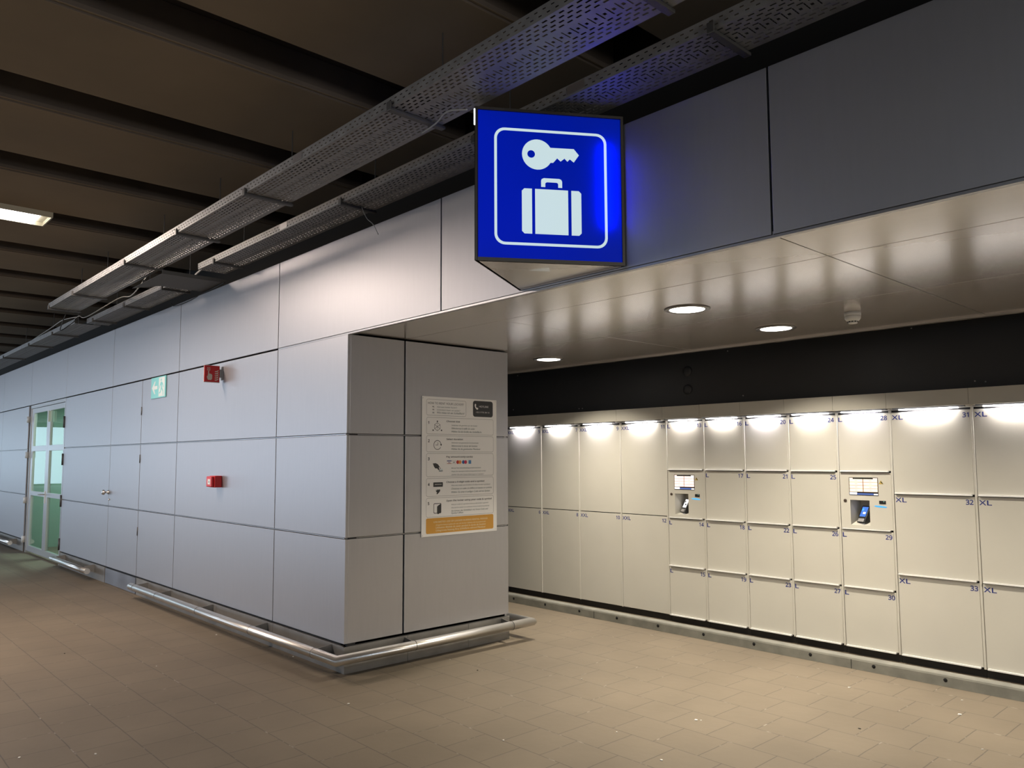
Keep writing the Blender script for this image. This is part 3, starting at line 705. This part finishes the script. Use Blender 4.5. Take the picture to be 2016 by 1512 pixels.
# ================================================================== LOCKERS
LY = 3.302; LT, LA, LB_, LC, LZ = 1.958, 1.478, 1.008, .539, .063
XA, XB = 1.308, .680
def locker(x0, x1, size, doors, label, tint=(1, .93, .88)):
    """doors: list of (z0, z1, number or None)"""
    t = thing('locker_column', label, 'lockers', ((x0 + x1) / 2, LY, 0), 'luggage locker columns')
    mb = MB()
    kio = any(n is None for _, _, n in doors)
    if kio:
        mb.box(x0 + .001, x1 - .001, LY + .022, LY + .60, LZ, LB_ + .004, CREAM); mb.box(x0 + .001, x1 - .001, LY + .022, LY + .60, LA, 2.10, CREAM); mb.box(x0 + .001, x1 - .001, LY + .20, LY + .60, LB_ + .004, LA, CREAM)
    else: mb.box(x0 + .001, x1 - .001, LY + .022, LY + .60, LZ, 2.10, CREAM)
    mb.build('carcass', None, t)
    m = MB(); m.box(x0 + .001, x1 - .001, LY + .03, LY + .58, 0, LZ, KICK); m.build('kick_board', None, t)
    # side stile with a rounded cap between two dark gaps
    m = MB(); m.box(x1 - .008, x1 + .008, LY - .006, LY + .03, LZ, LT + .012); m.build('stile', CREAM, t, bevel=.003)
    m = MB(); m.box(x0 + .001, x1 - .001, 3.240, LY + .05, 1.985, 2.108); m.build('header_panel', CREAM, t, bevel=.001)
    w_ = x1 - x0
    half = (.19 if w_ > .5 else .158)
    cx = (x0 + x1) / 2
    if size == 'XL': half = .21
    l = MB(); l.box(cx - half - .05, cx + half + .05, 3.258, 3.294, 1.974, 1.985); lf = l.build('lamp_housing', PROF, t)
    MB().box(cx - half, cx + half, 3.258, 3.294, 1.966, 1.975).build('lamp_diffuser', E_STRIP, lf)
    area('locker_strip_light', (cx, 3.289, 1.9645), (0, .45, -1), 1.3 * half, .011, P_STRIP * (half / .158), tint, spread=math.radians(170), parent=t)
    g = MB()
    for ga, gb in (((LZ, LB_ + .012), (LA - .006, LT + .012)) if kio else ((LZ, LT + .012),)): g.box(x0 + .008, x1 - .008, LY + .018, LY + .0215, ga, gb)
    g.build('door_gap', DARKGAP, t)
    for z0, z1, num in doors:
        lip = size != 'XXL'
        zb = z0 + (.012 if lip else .003)
        if num is None: continue
        d = MB().box(x0 + .0105, x1 - .0105, LY, LY + .018, zb, z1 - .005).build('door', CREAM, t, bevel=.002)
        if lip:
            MB().box(x0 + .018, x1 - .026, LY - .020, LY + .012, z0 + .0015, z0 + .0125).build('door_lip', LIP, d, bevel=.001)
        Fd = Flat((0, LY - .0006, 0), (1, 0, 0), (0, 0, 1), (0, -1, 0)); m = MB()
        Fd.text(m, size, x0 + .018, z1 - .062, .071, 0, NAVY, bold=.0013, width={'L': .031, 'XL': .082, 'XXL': .105}[size])
        if num: Fd.text(m, num, x1 - .022, z1 - .062, .071, 0, NAVY, 'RIGHT', .0013)
        m.build('locker_number', None, d, fix=False)
    return t
LX = [-1.813, -1.218, -.623, -.029, .566, 1.002, 1.439, 1.875, 2.312, 2.748, 3.343, 3.938]
mid = 1.022
for i, (a, b) in enumerate((('5', '6'), ('7', '8'), ('9', '10'), ('11', '12'))):
    locker(LX[i], LX[i + 1], 'XXL', [(mid, LT, a), (LZ, mid, b)], 'cream locker column with tall doors numbered %s and %s' % (a, b), (.95, .90, 1) if i % 2 == 0 else (1, .94, .92))
rows4 = ((LA, LT), (LB_, LA), (LC, LB_), (LZ, LC))
def four(x0, x1, nums, label, tint=(1, .93, .86)): return locker(x0, x1, 'L', [(z0, z1, n) for (z0, z1), n in zip(rows4, nums)], label, tint)
four(LX[4], LX[5], ('13', None, '14', '15'), 'cream locker column with doors 13, 14 and 15 around a kiosk')
four(LX[5], LX[6], ('16', '17', '18', '19'), 'cream locker column with doors 16, 17, 18 and 19')
four(LX[6], LX[7], ('20', '21', '22', '23'), 'cream locker column with doors 20, 21, 22 and 23', (.92, .88, 1))
four(LX[7], LX[8], ('24', '25', '26', '27'), 'cream locker column with doors 24, 25, 26 and 27')
four(LX[8], LX[9], ('28', None, '29', '30'), 'cream locker column with doors 28, 29 and 30 around a kiosk', (.93, .88, 1))
locker(LX[9], LX[10], 'XL', [(XA, LT, '31'), (XB, XA, '32'), (LZ, XB, '33')], 'cream locker column with wide doors 31, 32 and 33')
locker(LX[10], LX[11], 'XL', [(XA, LT, '34'), (XB, XA, '35'), (LZ, XB, '36')], 'cream wide locker column cut off by the right edge')
locker(LX[11], LX[11] + .595, 'XL', [(XA, LT, ''), (XB, XA, ''), (LZ, XB, '')], 'cream wide locker column outside the frame')

def kiosk(x0, x1, tilt, bluescr, label):
    t = thing('payment_kiosk', label, 'payment terminal', ((x0 + x1) / 2, LY, 1.2), 'payment kiosks among the lockers')
    z0, z1 = LB_ + .012, LA - .005; a, b = x0 + .0105, x1 - .0105
    rx0, rx1, rz0, rz1 = x0 + .090, x0 + .247, 1.046, 1.250     # recess
    sx0, sx1, sz0, sz1 = x0 + .090, x0 + .318, 1.293, 1.430     # screen
    m = MB()
    for q in ((a, rx0, z0, z1), (rx1, b, z0, z1), (rx0, rx1, z0, rz0), (rx0, rx1, rz1, z1)): m.box(q[0], q[1], LY, LY + .014, q[2], q[3])
    m.build('front_panel', CREAM, t)
    MB().box(x0 + .018, x1 - .030, LY - .014, LY + .012, LB_ + .002, LB_ + .0105).build('panel_lip', LIP, t, bevel=.001)
    dp = .135
    m = MB(); y0 = LY + .014; y1 = LY + dp; sl = .055
    P = [(rx0, LY + .002, rz0), (rx1, LY + .002, rz0), (rx1, LY + .002, rz1), (rx0, LY + .002, rz1)]
    Q = [(rx0 + .03, y1, rz0 + sl), (rx1 - .01, y1, rz0 + sl), (rx1 - .01, y1, rz1 - .01), (rx0 + .03, y1, rz1 - .01)]
    for i in range(4): m.poly([P[i], P[(i + 1) % 4], Q[(i + 1) % 4], Q[i]])
    m.poly(Q); m.build('recess', CREAM, t, fix=False)
    s = MB(); s.box(sx0 - .004, sx1 + .004, LY - .0015, LY + .001, sz0 - .004, sz1 + .004); sc = s.build('screen', SCRBEZ, t)
    Fk = Flat((0, LY - .002, 0), (1, 0, 0), (0, 0, 1), (0, -1, 0)); m = MB()
    def R_(x_0, x_1, z_0, z_1, mt, h=0): m.bm.faces.new([m.bm.verts.new(Fk.P(p, q_, h)) for p, q_ in ((x_0, z_0), (x_1, z_0), (x_1, z_1), (x_0, z_1))]).material_index = m.slot(mt)
    W_ = sx1 - sx0; mx_ = sx0 + W_ * .49
    R_(sx0, sx0 + .028, sz1 - .008, sz1, E_PINK); R_(sx1 - .035, sx1, sz1 - .008, sz1, E_PINK)
    R_(sx0, sx1, sz0 + .024, sz1 - .009, E_REDL)
    for r in range(4):
        za = sz0 + .026 + r * .0262
        for xa, xb in ((sx0 + .001, mx_ - .003), (mx_ + .003, sx1 - .001)):
            R_(xa, xb, za, za + .0235, E_CREAM if bluescr else E_PINK, .0003)
            R_((xa + xb) / 2 - .010, (xa + xb) / 2 + .010, za + .0105, za + .0125, E_REDL, .0005)
    R_(sx0, sx0 + .060, sz0 + .002, sz0 + .021, E_WHITE); R_(sx0 + .062, sx1 - .034, sz0 + .001, sz0 + .014, E_BLUE); R_(sx1 - .032, sx1, sz0 + .001, sz0 + .012, E_WHITE)
    m.build('screen_menu', None, sc, fix=False)
    MB().lathe([(.013, 0), (.013, -.004), (.009, -.006), (.002, -.006)], (x0 + .049, LY, 1.243), 18, axis='y').build('lock_cylinder', mat('lock_bronze', (.16, .12, .10), .35, .8), t)
    sc2 = MB().box(x0 + .325, x0 + .377, LY - .003, LY + .001, 1.224, 1.251).build('code_scanner', SCRBEZ, t, bevel=.001)
    MB().lathe([(.003, -.003), (.003, -.004)], (x0 + .363, LY, 1.244), 8, axis='y').build('indicator', emit('led_green', (.4, 1, .8), 1.0), sc2)
    m = MB(); k0 = x0 + .282
    m.prism([(k0, LY - .0018, 1.206), (k0 + .03, LY - .0018, 1.198), (k0 + .095, LY - .0018, 1.196), (k0 + .104, LY - .0018, 1.203), (k0 + .06, LY - .0018, 1.211), (k0 + .01, LY - .0018, 1.211)], (0, .002, 0)); m.build('scanner_light', E_SKY, t)
    # warning triangle
    Tk = Flat((0, LY - .0008, 0), (1, 0, 0), (0, 0, 1), (0, -1, 0)); m = MB()
    cx, cz = x0 + .345, 1.397
    k = m.slot(mat('sticker_yellow', (.55, .40, .10), .5)); m.bm.faces.new([m.bm.verts.new(Tk.P(p, q_, 0)) for p, q_ in ((cx - .019, cz - .014), (cx + .019, cz - .014), (cx, cz + .018))]).material_index = k
    k = m.slot(INK); m.bm.faces.new([m.bm.verts.new(Tk.P(p, q_, .0004)) for p, q_ in ((cx - .004, cz + .008), (cx + .004, cz + .006), (cx + .019, cz - .014), (cx + .007, cz - .008), (cx - .002, cz + .000))]).material_index = k
    m.build('warning_sticker', None, t, fix=False)
    # card terminal standing in the recess
    ct = MB(); c = Vector(((rx0 + rx1) / 2 + .004, LY + .050, rz0 + .050)); 
    def TP(u, v, h):  # u right, v up the sloping face, h out of the face
        s45, c45 = math.sin(math.radians(62)), math.cos(math.radians(62))
        u, v, h = u * 1.15, v * 1.15, h * 1.5
        a = Vector((u, v * c45 - h * s45, v * s45 + h * c45)); ca, sa = math.cos(-tilt), math.sin(-tilt)
        return c + Vector((a.x * ca - a.y * sa, a.x * sa + a.y * ca, a.z))
    def slabp(u0, u1, v0, v1, h0, h1, mt): ct.prism([TP(u0, v0, h0), TP(u1, v0, h0), TP(u1, v1, h0), TP(u0, v1, h0)], TP(0, 0, h1) - TP(0, 0, h0), mt)
    slabp(-.036, .036, -.035, .095, -.028, .012, TERM); slabp(-.030, .030, -.050, -.035, -.022, .004, TERMG); slabp(-.02, .02, -.058, -.050, -.018, -.004, TERM)
    body = ct.build('card_terminal', None, t, bevel=.003)
    ct = MB(); slabp(-.026, .026, .010, .085, .0122, .0135, E_TBLUE if bluescr else E_WHITE); slabp(-.004, .018, .030, .045, .0136, .014, E_WHITE if bluescr else TERM); slabp(-.022, -.006, .055, .072, .0136, .014, E_SKY if bluescr else TERMG)
    ct.build('terminal_display', None, body)
    ct = MB(); slabp(-.026, .026, -.030, -.006, .0122, .0145, TERMG); ct.build('keypad', None, body)
    ct = MB(); ct.tube([c + Vector((.036, -.02, -.02)), c + Vector((.046, .01, .0)), c + Vector((.040, .03, .02)), c + Vector((.048, .05, .06))], .003, 8); ct.build('cable', CABLE, t)
kiosk(LX[4], LX[5], .45, False, 'kiosk panel with pink screen between lockers 13 and 14')
kiosk(LX[8], LX[9], .38, True, 'kiosk panel with cream screen between lockers 28 and 29')

# ================================================================== CABLE TRAYS
def tray_mesh(x0, x1, y0, y1, z, hgt=.06, holes=True):
    """perforated tray: bottom with rows of slots, two slotted sides"""
    mb = MB(); bm = mb.bm; pitch = .05; L_ = x1 - x0; n = int(L_ / pitch)
    def quad(P): bm.faces.new([bm.verts.new(p) for p in P])
    def strip(f, xa, xb, a, b): quad([f(xa, a), f(xb, a), f(xb, b), f(xa, b)])
    def rows_(f, a0, a1, rowsdef):
        """rowsdef: list of (lo, hi, slot length, stagger, pitch)"""
        cur = a0
        for lo, hi, sl, st, pt in rowsdef:
            strip(f, x0, x1, cur, lo)
            xc = x0
            k = 0
            holes_ = [(st, sl)] if not isinstance(sl, tuple) else list(zip(st, sl))
            while x0 + holes_[-1][0] + holes_[-1][1] + k * pt < x1 - .01:
                for st_, sl_ in holes_:
                    s0 = x0 + st_ + k * pt; strip(f, xc, s0, lo, hi); xc = s0 + sl_
                k += 1
            strip(f, xc, x1, lo, hi); cur = hi
        strip(f, cur, x1 and a1 or a1, 0, 0) if False else strip(f, x0, x1, cur, a1)
    W_ = y1 - y0; bot = lambda x, a: (x, y0 + a, z)
    R = []
    for i in range(4): R.append((.016 + i * .026, .026 + i * .026, .030, .01 + (.025 if i % 2 else 0), pitch))
    c0 = W_ / 2
    R += [(c0 - .030, c0 - .008, .007, .010, pitch), (c0 - .008, c0 + .008, (.007, .015), (.010, .028), pitch), (c0 + .008, c0 + .030, .007, .010, pitch)]
    base = c0 + .042
    for i in range(int((W_ - .012 - base) / .026)): R.append((base + i * .026, base + .010 + i * .026, .030, .01 + (.025 if i % 2 else 0), pitch))
    R = [r for r in sorted(R) if True]
    good = [];  last = 0
    for r in R:
        if r[0] >= last: good.append(r); last = r[1]
    rows_(bot, 0, W_, good)
    for y in (y0, y1):
        rows_(lambda x, a: (x, y, z + a), 0, hgt, [(.014, .020, .020, .01, pitch), (.038, .044, .020, .035, pitch)])
        strip(lambda x, a: (x, y + (a if y == y0 else -a), z + hgt), x0, x1, 0, .008)
    return mb
def tray(x0, x1, y0, y1, z, brs, label, group, joints=()):
    t = thing('cable_tray', label, 'cable tray', ((x0 + x1) / 2, (y0 + y1) / 2, z), group)
    o = tray_mesh(x0, x1, y0, y1, z).build('tray_body', GALV, t, fix=False)
    md = o.modifiers.new('thick', 'SOLIDIFY'); md.thickness = .0016; md.offset = 0
    for x in brs:
        m = MB(); m.box(x - .018, x + .018, y0 - .012, y1 + .02, z - .020, z - .004); m.box(x - .018, x + .018, y0 - .016, y0 - .004, z - .02, z + .030)
        m.box(x - .004, x + .004, y1 + .008, y1 + .016, z - .02, 3.994)
        m.build('support_bracket', BRACK, t, bevel=.003)
    for x in joints:
        MB().box(x - .06, x + .06, y0 - .003, y0 - .001, z + .008, z + .054).build('joint_plate', PROF, t)
    return t
tray(-5.47, 6.6, -.905, -.575, 3.45, (-5.43, -4.35, -2.51, -1.16, .14, 1.93, 3.47, 5.2), 'outer perforated steel cable tray running above the sign', 'perforated cable trays under the ceiling', (-2.6, .9, 4.1))
tray(-2.3, 6.6, -.305, -.035, 3.45, (-1.9, .40, 1.9, 3.50, 5.2), 'inner perforated steel cable tray close above the fascia', 'perforated cable trays under the ceiling', (-.5, 2.7))
tray(-6.2, -3.0, -.30, -.03, 3.43, (-5.9, -4.6, -3.3), 'inner perforated cable tray left of the cross tray', 'perforated cable trays under the ceiling', (-4.6,))
tray(-30, -6.3, -.42, -.10, 3.43, (-7.5, -9.0, -11, -13.5, -16), 'far perforated cable tray along the left wall top', 'perforated cable trays under the ceiling', (-7.9, -9.6, -12, -15))
ct = thing('cable_tray', 'short cross tray joining the outer and inner cable trays', 'cable tray', (-2.65, -.3, 3.43), 'perforated cable trays under the ceiling')
mb = MB(); mb.box(-2.98, -2.42, -.60, .02, 3.385, 3.388); mb.box(-2.985, -2.98, -.60, .02, 3.385, 3.422); mb.box(-2.42, -2.415, -.60, .02, 3.385, 3.422)
mb.prism([(-3.3, -.60, 3.386), (-2.98, -.60, 3.386), (-2.98, -.42, 3.386)], (0, 0, .003)); mb.build('tray_body', mat('dull_tray', (.13, .13, .13), .6, .4), ct)

def wire(name, pts, r, mt, label, group=None, k=8):
    P = [Vector(p) for p in pts]; out = []
    Q = [P[0]] + P + [P[-1]]
    for i in range(1, len(Q) - 2):
        for j in range(k):
            u = j / k; a, b, c_, d = Q[i - 1], Q[i], Q[i + 1], Q[i + 2]
            out.append(.5 * ((2 * b) + (c_ - a) * u + (2 * a - 5 * b + 4 * c_ - d) * u * u + (3 * b - a - 3 * c_ + d) * u ** 3))
    out.append(P[-1]); o = MB().tube(out, r, 8).build(name, mt); tag(o, label, 'cable', group); return o
wire('loose_cable', [(-5.9, -.50, 3.45), (-6.6, -.50, 3.50), (-7.6, -.42, 3.53), (-8.6, -.40, 3.51), (-9.6, -.36, 3.50)], .006, CABLEW, 'grey cable lying on the far tray edge')
wire('loose_cable', [(-3.2, -.50, 3.50), (-4.0, -.40, 3.45), (-4.7, -.34, 3.53), (-5.6, -.45, 3.42), (-6.1, -.42, 3.50), (-6.6, -.38, 3.5)], .006, CABLEW, 'pale cable looping between the outer and inner trays')
wire('loose_cable', [(-5.9, -.62, 3.47), (-6.15, -.62, 3.30), (-6.3, -.50, 3.38), (-6.2, -.40, 3.49)], .006, CABLE, 'thin dark cable loop hanging off the tray end')
wire('loose_cable', [(-2.35, -.02, 3.375), (-2.9, .01, 3.37), (-3.3, -.01, 3.34), (-3.75, -.02, 3.34), (-3.9, .0, 3.40)], .004, CABLE, 'thin black wire drooping over the wall top')
wire('loose_cable', [(.44, -.16, 3.44), (.46, -.13, 3.36), (.53, -.12, 3.30), (.60, -.12, 3.21)], .003, CABLEW, 'thin white wire hanging from the inner tray')
wire('loose_cable', [(-2.33, -.20, 3.53), (-2.5, -.20, 3.50), (-2.75, -.16, 3.50), (-2.95, -.14, 3.45)], .012, CABLEW, 'pale cable bundle at the cross tray')
wire('loose_cable', [(1.83, -.63, 3.424), (2.0, -.66, 3.416), (2.15, -.70, 3.418), (2.26, -.655, 3.405)], .004, CABLEW, 'pale wire entering the sign top corner')

# ================================================================== LITTER
spots = [(2.05, .02, 'w'), (3.35, 1.2, 'w')]
def on_floor(u, v):
    d = fw + rt * ((u - 1020.089) / 1537.144) - up * ((v - 771.199) / 1537.144); k = -CAMP.z / d.z; p = CAMP + d * k; return p.x, p.y
LT_ = [(686, 1386, 1.4), (886, 1299, .7), (991, 1458, 1.0), (1145, 1337, .7), (1370, 1418, 1.8), (1380, 1419, .8), (1692, 1435, 1.0), (1889, 1407, 2.0), (1672, 1354, 1.3), (1570, 1334, .7), (1894, 1379, .8), (426, 1250, 1.4), (308, 1312, .8), (38, 1492, 1.4), (188, 1485, 1.2), (577, 1293, 1.2), (1214, 1442, .8), (1302, 1497, 1.2), (940, 1320, 1.1), (127, 1287, 1.0), (1934, 1476, .8)]
for i, (u, v, s) in enumerate(LT_):
    x, y = on_floor(u, v); a = random.uniform(0, 3.14); dark = i in (6, 18, 19)
    mb = MB(); n = 6; rad = .006 * s; h = .004
    A = [(x + rad * (1.4 if j % 3 == 0 else 1) * math.cos(a + j * 2 * math.pi / n), y + rad * .7 * math.sin(a + j * 2 * math.pi / n) * 1.2, .0005) for j in range(n)]
    mb.prism(A, (rad * .2, 0, h)); o = mb.build('litter_scrap', mat('scrap_dark', (.03, .025, .02), .6) if dark else mat('scrap_pale', (.75, .72, .66), .7))
    tag(o, 'tiny dark crumb of litter on the pavers' if dark else 'tiny pale scrap of litter on the pavers', 'litter', 'dark litter crumbs on the floor' if dark else 'pale litter scraps on the floor')
